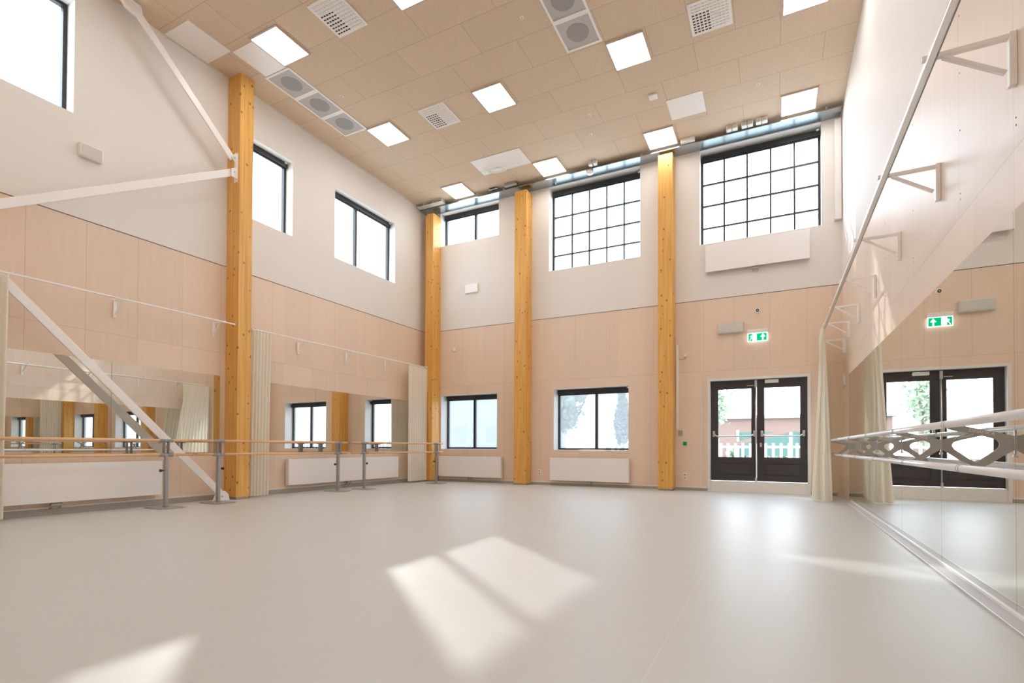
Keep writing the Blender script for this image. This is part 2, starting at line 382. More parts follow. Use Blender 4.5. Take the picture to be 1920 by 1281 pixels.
# dark strips painting the shadow line above the plywood; ceiling edge trim, skirtings
tag(MB().box(0, .004, YB, 0, ZW-.004, ZW+.005).build('trim_1', 'shadow_line_screw'), kind='structure')
tag(MB().box(0, WX, -.004, 0, ZW-.004, ZW+.005).build('trim_2', 'shadow_line_screw'), kind='structure')
tag(MB().box(WX-.004, WX, YB, 0, ZW-.003, ZW+.003).build('trim_3', 'shadow_line_screw'), kind='structure')
tag(MB().box(0, .018, YB, 0, HZ-.018, HZ).build('trim_4', 'skirt_white'), kind='structure')
tag(MB().box(0, .016, YB, 0, 0, .085, 0).box(0, .022, YB, 0, .085, .105, 1).build('baseboard_left', ['skirt', 'skirt_white']), kind='structure')
tag(MB().box(.02, 7.33, -.016, 0, 0, .06, 0).box(.02, 7.33, -.022, 0, .06, .085, 1).box(9.245, WX-.1, -.016, 0, 0, .06, 0).box(9.245, WX-.1, -.022, 0, .06, .085, 1)
    .build('baseboard_back', ['skirt', 'skirt_white']), kind='structure')
tag(MB().prism([(WX, 0), (WX-.102, 0), (WX-.100, .008), (WX-.094, .012), (WX, .012)], 1, YB, -1.0).build('baseboard_right', 'base_grey'), kind='structure')
tag(MB().box(WX-.101, WX-.094, YB, -1.0, .0122, .0142).box(WX-.016, WX-.0005, YB, -1.0, .0122, .030).build('trim_9', 'edge_highlight'), kind='structure')  # pale strips added along ledge front and mirror foot as painted edge highlights

# ---------------------------------------------------------------- windows
def window(n, axis, v, o, mull=(), munt=None, fr=.045, sg=1):
    """o opening (u0,u1,z0,z1); v plane of the glass centre; sg direction outwards"""
    u0, u1, z0, z1 = o
    loc = (v, (u0+u1)/2, z0) if axis == 0 else ((u0+u1)/2, v, z0)
    root = empty('window_%d' % n, loc, kind='structure')
    def bx(b, a0, a1, d0, d1, c0, c1):
        if axis == 0: b.box(v+min(d0, d1), v+max(d0, d1), a0, a1, c0, c1)
        else: b.box(a0, a1, v+min(d0, d1), v+max(d0, d1), c0, c1)
    b = MB(); e = .002
    bx(b, u0+e, u0+fr, -.03, .04, z0+e, z1-e); bx(b, u1-fr, u1-e, -.03, .04, z0+e, z1-e)
    bx(b, u0+fr, u1-fr, -.03, .04, z0+e, z0+fr); bx(b, u0+fr, u1-fr, -.03, .04, z1-fr, z1-e)
    b.build('frame', 'black', root)
    for mu in mull:
        b = MB(); bx(b, mu-.03, mu+.03, -.03, .04, z0+fr, z1-fr); b.build('mullion', 'black', root)
    if munt:
        xs, zs = munt
        for x in xs:
            b = MB(); bx(b, x-.016, x+.016, -.028, .02, z0+fr, z1-fr); b.build('glazing_bar', 'black', root)
        for z in zs:
            b = MB(); bx(b, u0+fr, u1-fr, -.026, .018, z-.0135, z+.0135); b.build('glazing_bar', 'black', root)
    gm = 'glass_tint' if n < 3 else 'glass'
    edges = [u0+fr] + [m_ for m_ in mull] + [u1-fr]
    for i in range(len(edges)-1):
        b = MB(); a0 = edges[i] + (.03 if i else 0); a1 = edges[i+1] - (.03 if i < len(edges)-2 else 0)
        bx(b, a0, a1, -.004, .004, z0+fr, z1-fr); b.build('pane', gm, root)
    return root
GY = .25
window(1, 1, .30, BW[0], mull=[1.385])
window(2, 1, .30, BW[1], mull=[4.79])
window(3, 1, GY, (BW[2][0], BW[2][1], 6.28, 7.13), mull=[1.42])
window(4, 1, GY, (BW[3][0]+.0, BW[3][1], 5.143, 7.13), munt=([4.18, 4.62, 5.05, 5.47], [5.577, 6.037, 6.52]))
window(5, 1, GY, (BW[4][0], BW[4][1], 5.18, 7.13), munt=([7.65, 8.10, 8.546, 8.98], [5.6, 6.08, 6.54]))
window(6, 0, -.24, LW[0], mull=[-8.4])
window(7, 0, -.24, LW[1])
window(8, 0, -.24, LW[2], mull=[-2.28])
# white head boards above the high back windows
for k, (w_, i) in enumerate(((BW[2], 5), (BW[3], 6), (BW[4], 7))):
    tag(MB().box(w_[0]+.002, w_[1]-.002, GY-.03, GY+.05, 7.13, 7.17-.001).build('trim_%d' % i, 'skirt_white'), kind='structure')

def blind(axis, v, u0, u1, zt, h, label, clip=True):
    loc = (v, (u0+u1)/2, zt) if axis == 0 else ((u0+u1)/2, v, zt)
    r = empty('roller_blind', loc, label, 'blind')
    s_ = 1 if axis == 0 else -1
    def bx(b, a0, a1, d0, d1, c0, c1):
        d0, d1 = sorted((v+s_*d0, v+s_*d1))
        if axis == 0: b.box(d0, d1, a0, a1, c0, c1)
        else: b.box(a0, a1, d0, d1, c0, c1)
    b = MB(); bx(b, u0, u1, 0, .075, zt-h, zt); b.build('cassette', 'black', r, bevel=.006)
    b = MB(); bx(b, u0+.01, u1-.01, .02, .05, zt-h-.022, zt-h); b.build('bottom_bar', 'black', r, bevel=.004)
    if clip:
        b = MB(); bx(b, u1-.07, u1-.02, .075, .10, zt-.03, zt+.0); b.build('chain_winder', 'white', r, bevel=.004)
    return r
blind(1, .265, .53, 2.22, 2.262, .10, 'black roller blind cassette heading the lower window beside the corner column')
blind(1, .265, 3.83, 5.62, 2.282, .11, 'black roller blind cassette heading the lower window between the middle columns')
blind(1, .215, .48, 2.255, 7.155, .11, 'black roller blind cassette over the short high window by the corner column')
blind(1, .215, 3.70, 5.89, 7.125, .12, 'black roller blind cassette over the gridded high window between the columns')
blind(1, .215, 7.20, 9.43, 7.125, .12, 'black roller blind cassette over the gridded high window above the double door')
blind(0, -.205, -5.04, -4.08, 6.49, .10, 'black roller blind cassette over the high window behind the left column')
blind(0, -.205, -3.03, -1.24, 6.49, .10, 'black roller blind cassette over the two-pane high window on the left wall')

# ---------------------------------------------------------------- double door
d = empty('door_1', (8.29, .13, 0), kind='structure')
MB().box(7.335, 7.385, -.014, .16, .0, 2.335).box(9.19, 9.24, -.014, .16, 0, 2.335).box(7.385, 9.19, -.014, .16, 2.29, 2.335).build('door_frame', 'skirt_white', d)
MB().box(7.385, 9.19, .02, .25, 0, .20, 0).box(7.385, 9.19, .0, .02, 0, .018, 1).box(7.385, 9.19, .05, .20, .20, .215, 1).build('threshold', ['paint', 'skirt_white'], d)
YD = .10
def leaf(x0, x1, gx0, gx1, px0, px1):
    b = MB(); z0, z1 = .225, 2.288; y0, y1 = YD, YD+.06
    b.box(x0, gx0, y0, y1, z0, z1).box(gx1, x1, y0, y1, z0, z1).box(gx0, gx1, y0, y1, 2.123, z1).box(gx0, gx1, y0, y1, z0, .345).box(gx0, gx1, y0, y1, .59, .70)
    l = b.build('door_leaf', 'dark_door', d)
    MB().box(gx0, gx1, y0+.02, y1-.02, .345, .59).box(px0+.02, px1-.02, y0+.008, y0+.022, .37, .565).build('recessed_panel', 'dark_door_panel', l)
    MB().box(gx0, gx1, y0+.026, y0+.034, .70, 2.123).build('pane', 'glass', l)
    b = MB()
    for (a, c) in ((gx0, gx0+.012), (gx1-.012, gx1)): b.box(a, c, y0+.004, y0+.02, .70, 2.123)
    b.box(gx0, gx1, y0+.004, y0+.02, .70, .712).box(gx0, gx1, y0+.004, y0+.02, 2.111, 2.123).build('glazing_bead', 'dark_door', l)
    return l
def panic(l, xa, xb):
    for x in (xa, xb):
        MB().box(x-.022, x+.022, YD-.035, YD, 1.13, 1.25).build('bar_mount', 'chrome', l, bevel=.006)
    pts = [(xa, YD-.03, 1.20), (xa+.03, YD-.075, 1.16), (xa+.07, YD-.09, 1.135), (xb-.07, YD-.09, 1.135), (xb-.03, YD-.075, 1.16), (xb, YD-.03, 1.20)]
    MB().tube(pts, .013, 12).build('panic_bar', 'chrome', l)
l1 = leaf(7.39, 8.272, 7.525, 8.187, 7.554, 8.165); panic(l1, 7.45, 8.235)
l2 = leaf(8.278, 9.187, 8.408, 9.072, 8.43, 9.05); panic(l2, 8.372, 9.125)
MB().tube([(8.262, YD-.03, .20), (8.262, YD-.03, 2.27)], .013, 12).box(8.24, 8.284, YD-.045, YD, 2.13, 2.27).box(8.242, 8.282, YD-.045, YD, .205, .30).box(8.245, 8.28, YD-.04, YD, 1.12, 1.26).build('shoot_bolt', 'chrome', l1)
MB().box(8.43, 8.68, YD-.05, YD, 2.205, 2.27).build('door_closer', 'white', l2, bevel=.006)
MB().disc((8.352, 0, .985), .022, 1, YD-.02, YD).box(8.335, 8.375, YD-.03, YD-.02, .92, .975).build('cylinder_lock', 'chrome', l2)
MB().box(8.09, 8.22, YD-.012, YD, 2.165, 2.175).build('overhead_stay', 'chrome', l1)

# ---------------------------------------------------------------- timber columns
def column(x0, x1, y0, y1, z1, label):
    r = empty('timber_column', ((x0+x1)/2, (y0+y1)/2, 0), label, 'column', None)
    MB().box(x0, x1, y0, y1, .035, z1).build('shaft', 'glulam', r, bevel=.006)
    MB().box(x0+.012, x1-.012, y0+.012, y1-.012, 0, .035).build('steel_foot', 'grey_metal', r)
    return r
column(.002, .335, -5.315, -5.085, HZ, 'free standing orange glulam timber column against the left wall beside the white braces')
column(.222, .47, -.33, -.002, 7.05, 'narrow orange glulam timber column in the far corner of the room')
column(2.895, 3.215, -.31, -.002, 7.09, 'orange glulam timber column between the two lower windows on the far wall')
column(6.365, 6.67, -.31, -.002, 7.115, 'orange glulam timber column left of the double door on the far wall')
column(.002, .335, -8.95, -8.70, HZ, 'orange glulam timber column at the near end of the left wall')

# ---------------------------------------------------------------- white steel braces on the left wall
def brace(p, q, label, w=.03, h=.112, plates=((),)):
    r = empty('steel_brace', p, label, 'brace')
    MB().bar(p, q, w, h, side=(1, 0, 0)).build('bar', 'white_gloss', r, bevel=.008)
    return r
XB = .235
b1 = brace((XB, -5.51, .12), (XB, -8.30, 3.16), 'white diagonal steel brace running down to the floor by the left column')
MB().prism([(-5.38, 0.0), (-5.62, 0.0), (-5.56, .13), (-5.46, .16), (-5.40, .10)], 0, XB-.035, XB+.035).build('foot_plate', 'white_gloss', b1)
MB().disc((XB, -5.5, .07), .014, 0, XB+.035, XB+.046).build('bolt', 'chrome', b1)
b2 = brace((XB, -5.39, 5.55), (XB, -8.64, 3.41), 'white steel brace sloping gently down from the left column below the upper window')
b3 = brace((XB, -5.375, 5.785), (XB, -6.80, 7.22), 'white steel brace rising steeply from the left column to the ceiling')
MB().prism([(-6.72, HZ-.002), (-7.0, HZ-.002), (-6.9, 7.15), (-6.78, 7.12), (-6.70, 7.18)], 0, XB-.03, XB+.03).build('head_plate', 'white_gloss', b3)
g = empty('gusset_plate', (XB, -5.34, 5.68), 'white steel gusset bolted to the left column where two braces meet', 'gusset')
MB().prism([(-5.31, 5.46), (-5.31, 5.88), (-5.345, 5.90), (-5.42, 5.80), (-5.35, 5.72), (-5.35, 5.64), (-5.42, 5.60), (-5.42, 5.47)], 0, XB+.03, XB+.045).box(XB-.05, XB+.05, -5.318, -5.303, 5.42, 5.92).build('plate', 'white_gloss', g)
for z in (5.56, 5.80):
    MB().disc((XB, -5.37, z), .016, 0, XB+.045, XB+.058, n=6).build('bolt', 'chrome', g)

# ---------------------------------------------------------------- galvanised tray
t = empty('cable_tray', (4.9, -.17, 7.18), 'shiny galvanised steel tray running along the top of the far wall', 'cable tray')
MB().box(.02, 9.75, -.315, -.004, 7.180, 7.183).box(.02, 9.75, -.318, -.315, 7.180, 7.198).box(.02, 9.75, -.007, -.004, 7.183, 7.232).build('channel', 'galv', t)
for x in (2.6, 3.5, 6.0, 7.0, 9.5):
    MB().box(x-.02, x+.02, -.325, -.319, 7.17, 7.24).box(x-.006, x+.006, -.322, -.312, 7.24, HZ-.001).build('hanger', 'galv', t)
# transit box in the corner
t = empty('cable_transit_box', (.45, -.42, 7.2), 'steel transit box with dark open cells at the left end of the tray', 'junction box')
MB().box(.04, .86, -.50, -.335, 7.205, 7.215).box(.04, .86, -.50, -.335, 7.277, HZ-.001).box(.04, .055, -.50, -.335, 7.215, 7.277).box(.845, .86, -.50, -.335, 7.215, 7.277).box(.04, .86, -.345, -.335, 7.215, 7.277).build('housing', 'grey_plastic', t)
MB().box(.055, .845, -.36, -.346, 7.215, 7.277).build('liner', 'dark', t)
for x in (.3, .58):
    MB().box(x-.012, x+.012, -.50, -.36, 7.215, 7.277).build('divider', 'grey_plastic', t)
MB().box(.055, .845, -.50, -.49, 7.242, 7.25).build('shelf', 'grey_plastic', t)
# junction boxes hanging over the tray edge
def jbox(x, y, s, label, grp=None, z=None):
    z = z or 7.20
    r = empty('junction_box', (x, y, z), label, 'junction box', grp)
    MB().box(x-s/2, x+s/2, y-.05, y+.05, z-.0, z+.085).build('box', 'white', r, bevel=.008)
    MB().box(x-s/2+.012, x+s/2-.012, y-.056, y-.05, z+.012, z+.073).build('cover', 'grey_plastic', r, bevel=.004)
    MB().tube([(x, y, z+.085), (x, y, HZ-.001)], .006, 8).build('stem', 'white', r)
    return r
for x, w_ in ((4.88, 'left one of the pair of small white boxes above the smoke detector'), (4.99, 'right one of the pair of small white boxes above the smoke detector')):
    jbox(x, -.41, .085, w_)
nm = ['leftmost', 'second from left', 'third from left', 'fourth from left', 'fifth from left', 'rightmost']
for i, x in enumerate((7.80, 7.91, 8.08, 8.19, 8.34, 8.45)):
    jbox(x, -.40, .10, '%s of six small white boxes along the tray over the right high window' % nm[i], 'white boxes along the tray')
t = empty('luminaire_driver', (6.99, -.36, 7.235), 'slim white driver box at the tray right of the third column', 'junction box')
MB().box(6.85, 7.13, -.40, -.33, 7.205, 7.287).build('case', 'white', t, bevel=.006)
t = empty('luminaire_driver', (2.9, -.36, 7.235), 'slim grey driver box at the tray above the second column', 'junction box')
MB().box(2.66, 3.00, -.43, -.33, 7.215, 7.287).build('case', 'galv', t, bevel=.006)
t = empty('luminaire_driver', (2.35, -.36, 7.235), 'small steel clamp box at the tray beside the corner light panel', 'junction box')
MB().box(2.2, 2.45, -.40, -.335, 7.235, 7.285).build('case', 'galv', t, bevel=.004)
MB().box(2.25, 2.40, -.405, -.40, 7.25, 7.275).build('opening', 'dark', t)
t = empty('smoke_detector', (4.80, -.25, 7.15), 'round white smoke detector hanging under the tray', 'smoke detector')
MB().disc((4.80, -.25, 0), .075, 2, 7.158, 7.179).build('base', 'grey_plastic', t)
MB().disc((4.80, -.25, 0), .085, 2, 7.125, 7.158).disc((4.80, -.25, 0), .055, 2, 7.105, 7.125).build('head', 'white', t, bevel=.006)
t = tag(MB().tube([(3.93, -.19, 7.10), (3.93, -.19, 7.1795)], .012).build('pull_switch', 'white'), 'short white peg hanging from the tray over the middle gridded window', 'switch')
t = empty('projection_screen_case', (9.70, -.03, 5.2), 'tall narrow white casing in the far right corner beside the high window', 'casing')
MB().box(9.655, 9.765, -.075, -.002, 5.22, 7.12).build('case', 'white', t, bevel=.008)
MB().box(9.65, 9.77, -.08, -.002, 5.205, 5.225).build('end_cap', 'grey_plastic', t)

# ---------------------------------------------------------------- ceiling lights
rows = [(-5.12, -5.70), (-2.72, -3.32), (-.32, -.90)]; cols = [(1.16, 1.755), (3.675, 4.265), (6.18, 6.80), (8.71, 9.345)]
cn = ['first', 'second', 'third', 'fourth']; rn = ['nearest the camera', 'in the middle row', 'nearest the far wall']
lp = empty('ceiling_light', (0, 0, 0), 'x', 'ceiling light', 'square ceiling light panels')
MB().box(-.307, .307, -.307, -.285, -.024, -.001).box(-.307, .307, .285, .307, -.024, -.001).box(-.307, -.285, -.285, .285, -.024, -.001).box(.285, .307, -.285, .285, -.024, -.001).build('frame', 'light_frame', lp)
MB().box(-.285, .285, -.285, .285, -.016, -.004).build('diffuser', 'panel_light', lp)
first = True
for r_, (y1, y0) in enumerate(rows):
    for c_, (x0, x1) in enumerate(cols):
        lab = 'bright square ceiling light panel, %s from the left in the row %s' % (cn[c_], rn[r_])
        if first: o = lp; first = False
        else: o = copy_tree(lp)
        o.location = ((x0+x1)/2, (y0+y1)/2, HZ); o['label'] = lab
for (x, y) in ((1.46, -7.85), (3.97, -7.85), (6.49, -7.85), (9.02, -7.85), (1.46, -10.3), (3.97, -10.3), (6.49, -10.3), (1.46, -12.4), (6.49, -12.4)):
    o = copy_tree(lp); o.location = (x, y, HZ); o['label'] = 'square ceiling light panel over the near half of the room'

# perforated air vents
def vent(x, y, label, first=[None]):
    if first[0] is None:
        r = empty('ceiling_vent', (0, 0, 0), label, 'vent', 'perforated ceiling vents')
        b = MB().box(-.295, .295, -.295, .295, -.012, -.001)
        n = 10
        for i in range(n):
            for j in range(n):
                cx_, cy_ = -.235+i*.47/(n-1), -.235+j*.47/(n-1)
                b.box(cx_-.018, cx_+.018, cy_-.012, cy_+.012, -.0135, -.0118, 1)
                if i < 5 and j > 2: b.box(cx_-.014, cx_+.014, cy_+.006, cy_+.011, -.022, -.0135)
                else: b.box(cx_-.018, cx_+.018, cy_-.012, cy_+.007, -.020, -.0135)
        b.build('perforated_plate', ['white', 'dark'], r)
        first[0] = r
    else: r = copy_tree(first[0]); r['label'] = label
    r.location = (x, y, HZ)
vent(2.745, -5.43, 'white perforated ceiling vent between the two nearest left light panels')
vent(2.745, -3.03, 'white perforated ceiling vent left of the middle light panel')
vent(7.76, -3.18, 'white perforated ceiling vent right of the third middle light panel')

# speaker modules: one white framed strip, modules with mesh and round cone
def spk_module(x0, x1, y0, y1, label):
    r = empty('ceiling_speaker', ((x0+x1)/2, (y0+y1)/2, HZ), label, 'speaker', 'square ceiling speakers')
    e = .035
    MB().box(x0, x1, y0, y0+e, HZ-.016, HZ-.001).box(x0, x1, y1-e, y1, HZ-.016, HZ-.001).box(x0, x0+e, y0+e, y1-e, HZ-.016, HZ-.001).box(x1-e, x1, y0+e, y1-e, HZ-.016, HZ-.001).build('frame', 'white', r)
    MB().box(x0+e, x1-e, y0+e, y1-e, HZ-.008, HZ-.001).build('grille', 'mesh_grey', r)
    MB().disc(((x0+x1)/2, (y0+y1)/2, 0), .17, 2, HZ-.012, HZ-.008, n=32).build('cone', 'cone_grey', r)
w3 = ['nearest the column end', 'middle', 'far end']
for k in range(3):
    spk_module(.60, 1.19, -5.07+k*.58, -5.07+(k+1)*.58-.001, 'round grey ceiling speaker, %s of three by the left wall' % w3[k])
for k in range(2):
    spk_module(5.575, 6.165, -4.58+k*.59, -4.58+(k+1)*.59-.001, 'grey round ceiling speaker, %s one of the pair at the top centre' % ('nearer', 'farther')[k])
# white ceiling access panels
for (x0, x1, y0, y1, lab) in ((.03, .64, -6.31, -5.67, 'white ceiling panel touching the left wall behind the steep brace'),
                              (.64, 1.16, -5.66, -5.075, 'white ceiling panel between the left light panel and the speaker row'),
                              (2.42, 3.665, -1.53, -.93, 'large white ceiling panel with a curled cable by the second far light'),
                              (6.80, 7.45, -1.65, -1.06, 'small square white ceiling panel near the third far light')):
    tag(MB().box(x0+.004, x1-.004, y0+.004, y1-.004, HZ-.010, HZ-.0005).build('ceiling_panel', 'white_gloss', bevel=.002), lab, 'ceiling panel')
# looped white cable
def smooth(P, n=6):
    out = []
    for i in range(len(P)-1):
        p0, p1, p2, p3 = [Vector(P[min(max(j, 0), len(P)-1)]) for j in (i-1, i, i+1, i+2)]
        for k in range(n):
            t_ = k/n
            out.append(.5*((2*p1)+(p2-p0)*t_+(2*p0-5*p1+4*p2-p3)*t_*t_+(-p0+3*p1-3*p2+p3)*t_**3))
    out.append(Vector(P[-1])); return out
zc = HZ-.03
pts = smooth([(2.50, -1.02, zc), (2.56, -1.12, zc-.01), (2.72, -1.15, zc-.03), (2.90, -1.15, zc-.03), (3.04, -1.08, zc-.02), (3.04, -.99, zc-.01), (2.90, -.98, zc-.02), (2.78, -1.05, zc-.05), (2.68, -1.14, zc-.07), (2.58, -1.06, zc-.05), (2.62, -.99, zc), (2.66, -.97, HZ-.012)])
tag(MB().tube(pts, .017, 8).build('coiled_cable', 'letters'), 'curled white cable hanging from the large white ceiling panel', 'cable')
# sprinklers / detectors
for (x, y, lab) in ((5.21, -4.28, 'small round white sprinkler head left of the framed speaker pair'), (8.36, -1.40, 'small round white sprinkler head near the right corner light'),
                    (1.457, -4.20, 'small round white sprinkler head beside the row of three speakers'), (5.39, -1.87, 'small round white sprinkler head in the middle of the ceiling, nearer one'),
                    (5.215, -1.31, 'small round white sprinkler head in the middle of the ceiling, farther one'), (2.75, -1.62, 'small round white sprinkler head near the large white panel'),
                    ):
    r = empty('sprinkler', (x, y, HZ), lab, 'sprinkler')
    MB().disc((x, y, 0), .032, 2, HZ-.008, HZ-.0005, n=20).build('rosette', 'white', r)
    MB().disc((x, y, 0), .012, 2, HZ-.03, HZ-.008, n=10).disc((x, y, 0), .016, 2, HZ-.034, HZ-.03, n=12).build('nozzle', 'grey_plastic', r)
tag(MB().box(6.54, 6.69, -1.93, -1.80, HZ-.035, HZ-.0005).build('motion_sensor', 'white', bevel=.01), 'small square white sensor box on the ceiling behind the third light', 'sensor')

# ---------------------------------------------------------------- radiators
def radiator(axis, u0, u1, z0, z1, label, valve=True, cap=True):
    loc = (.07, (u0+u1)/2, z0) if axis == 0 else ((u0+u1)/2, -.07, z0)
    r = empty('radiator', loc, label, 'radiator')
    def bx(b, a0, a1, d0, d1, c0, c1):
        if axis == 0: b.box(d0, d1, a0, a1, c0, c1)
        else: b.box(a0, a1, -d1, -d0, c0, c1)
    b = MB(); bx(b, u0, u1, .115, .125, z0, z1); b.build('front_panel', 'white_gloss', r, bevel=.004)
    b = MB(); bx(b, u0+.01, u1-.01, .035, .06, z0+.02, z1-.01); b.build('back_panel', 'white_gloss', r)
    b = MB(); n = int((u1-u0)/.05)
    for i in range(n):
        a = u0+.03+i*(u1-u0-.06)/n; bx(b, a, a+.006, .06, .115, z0+.025, z1-.02)
    b.build('convector_fins', 'white_gloss', r)
    for a in (u0, u1-.008):
        b = MB(); bx(b, a, a+.008, .035, .115, z0, z1); b.build('side_cover', 'white_gloss', r)
    b = MB(); bx(b, u0+.008, u1-.008, .035, .045, z1-.006, z1); bx(b, u0+.008, u1-.008, .105, .115, z1-.006, z1)
    n = int((u1-u0)/.04)
    for i in range(n):
        a = u0+.02+i*(u1-u0-.04)/n; bx(b, a, a+.008, .045, .105, z1-.006, z1)
    b.build('top_grille', 'white_gloss', r)
    for a in (u0+.25, u1-.27):
        b = MB(); bx(b, a, a+.02, .003, .035, z0+.04, z1-.04); b.build('wall_bracket', 'white', r)
    c = (u0+u1)/2
    b = MB(); bx(b, c-.06, c+.06, .055, .095, z0-.045, z0-.02); v = b.build('valve', 'copper', r, bevel=.004)
    for s_ in (-.045, .045):
        P = (lambda a, dd, z: (dd, a, z)) if axis == 0 else (lambda a, dd, z: (a, -dd, z))
        MB().tube([P(c+s_, .075, z0+.02), P(c+s_, .075, z0-.05), P(c+s_, .05, z0-.075), P(c+s_, .024, z0-.08)], .009, 8).build('pipe', 'copper', v)
    return r
radiator(0, -8.66, -6.305, .165, .675, 'long low white radiator under the mirror left of the brace foot')
radiator(0, -4.18, -1.18, .155, .66, 'long low white radiator behind the two middle barre stands')
radiator(1, .52, 2.43, .135, .66, 'white radiator under the lower window beside the corner column')
radiator(1, 3.77, 5.68, .125, .655, 'white radiator under the lower window between the middle columns')
radiator(1, 7.31, 9.225, 4.54, 5.10, 'white radiator mounted high on the wall under the right gridded window')

# ---------------------------------------------------------------- mirrors
def mirror(x0, x1, y0, y1, z0, z1, label, grp):
    r = empty('wall_mirror', ((x0+x1)/2, (y0+y1)/2, z0), label, 'mirror', grp)
    MB().box(x0, x1, y0+.0012, y1-.0012, z0, z1).build('glass', 'mirror', r)
    xb0, xb1 = (x0-.004, x0) if x0 < 1 else (x1, x1+.002)
    MB().box(xb0, xb1, y0+.0012, y1-.0012, z0, z1).build('backing', 'mirror_edge', r)
ml = 'mirrors on the left wall'
mirror(.006, .012, -8.15, -6.895, .785, 2.105, 'wall mirror left of the diagonal brace above the near radiator', ml)
mirror(.006, .012, -6.893, -5.40, .785, 2.105, 'wall mirror crossed by the diagonal brace beside the left column', ml)
mirror(.006, .012, -4.76, -3.505, .785, 2.09, 'wall mirror right of the left column beside the tied back curtain', ml)
mirror(.006, .012, -3.503, -1.925, .785, 2.09, 'middle wall mirror above the radiator between the curtains', ml)
mirror(.006, .012, -1.923, -.55, .785, 2.09, 'wall mirror beside the curtain in the far left corner', ml)
mr = 'tall mirrors on the right wall'
ys = [-.83, -2.10, -3.38, -4.65, -5.93, -7.20, -8.47, -9.74, -11.01, -12.28]
rl = ['farthest tall wall mirror beside the right curtain', 'second tall wall mirror from the far end of the right wall', 'third tall wall mirror from the far end of the right wall', 'fourth tall wall mirror from the far end of the right wall',
      'tall wall mirror showing the door reflection on the right wall', 'nearest visible tall wall mirror at the right edge']
for k in range(len(ys)-1):
    mirror(WX-.006, WX-.0025, ys[k+1], ys[k], .031, 2.172, rl[k] if k < 6 else 'tall wall mirror beside the camera on the right wall', mr)

# ---------------------------------------------------------------- curtain rails and brackets
def rail_left(y0, y1, z0, z1, brs, label):
    r = empty('curtain_rail', (.3, (y0+y1)/2, z0), label, 'curtain rail')
    f = lambda y: z0 + (z1-z0)*(y-y0)/(y1-y0)
    MB().bar((.30, y0, z0), (.30, y1, z1), .028, .022, side=(1, 0, 0)).build('track', 'white_gloss', r, bevel=.003)
    MB().box(.284, .316, y1-.004, y1+.014, z1-.014, z1+.014).build('end_cap', 'white', r)
    for y in brs:
        z = f(y)+.012
        b = MB().box(.001, .022, y-.018, y+.018, z-.24, z+.02)
        b.bar((.01, y, z+.005), (.33, y, z+.005), .018, .014, side=(0, 1, 0)).bar((.012, y, z-.20), (.20, y, z+.0), .014, .012, side=(0, 1, 0))
        b.build('wall_bracket', 'white_gloss', r)
rail_left(-10.5, -5.36, 2.955, 2.965, [-9.2, -8.0, -6.87, -5.52], 'white curtain rail on the left wall ending at the left column')
rail_left(-5.06, -.24, 2.955, 2.985, [-4.98, -3.92, -2.73, -1.56, -.35], 'white curtain rail between the left column and the far corner')
XR = WX-.375; ZR = 3.075
r = empty('curtain_rail', (XR, -5, ZR), 'long white curtain rail on big triangular brackets along the right wall', 'curtain rail')
MB().bar((XR, -12.5, ZR+.03), (XR, -.06, ZR-.057), .040, .030, side=(1, 0, 0)).build('track', 'alu', r, bevel=.004)
MB().bar((XR+.021, -12.5, ZR+.026), (XR+.021, -.06, ZR-.061), .003, .034, side=(1, 0, 0)).build('edge_profile', 'grey_metal', r)
def rbr(y):
    z = ZR+.055-(.0068*(y+12.5))
    b = MB().box(WX-.034, WX-.001, y-.018, y+.018, z-.27, z+.02)
    b.bar((WX-.02, y, z), (XR-.035, y, z), .028, .026, side=(0, 1, 0)).bar((WX-.045, y, z-.19), (XR+.06, y, z-.012), .024, .022, side=(0, 1, 0))
    b.build('wall_bracket', 'white_gloss', r, bevel=.003)
for y in (-11.2, -9.85, -8.55, -7.24, -5.94, -4.65, -3.33, -2.03, -.98): rbr(y)
MB().box(WX-.05, WX-.001, -.47, -.43, 2.62, 2.86).bar((WX-.02, -.45, 2.86), (XR-.035, -.45, 2.86), .03, .026, side=(0, 1, 0)).bar((WX-.045, -.45, 2.68), (XR+.06, -.45, 2.84), .024, .022, side=(0, 1, 0)).build('wall_bracket', 'white_gloss', r)

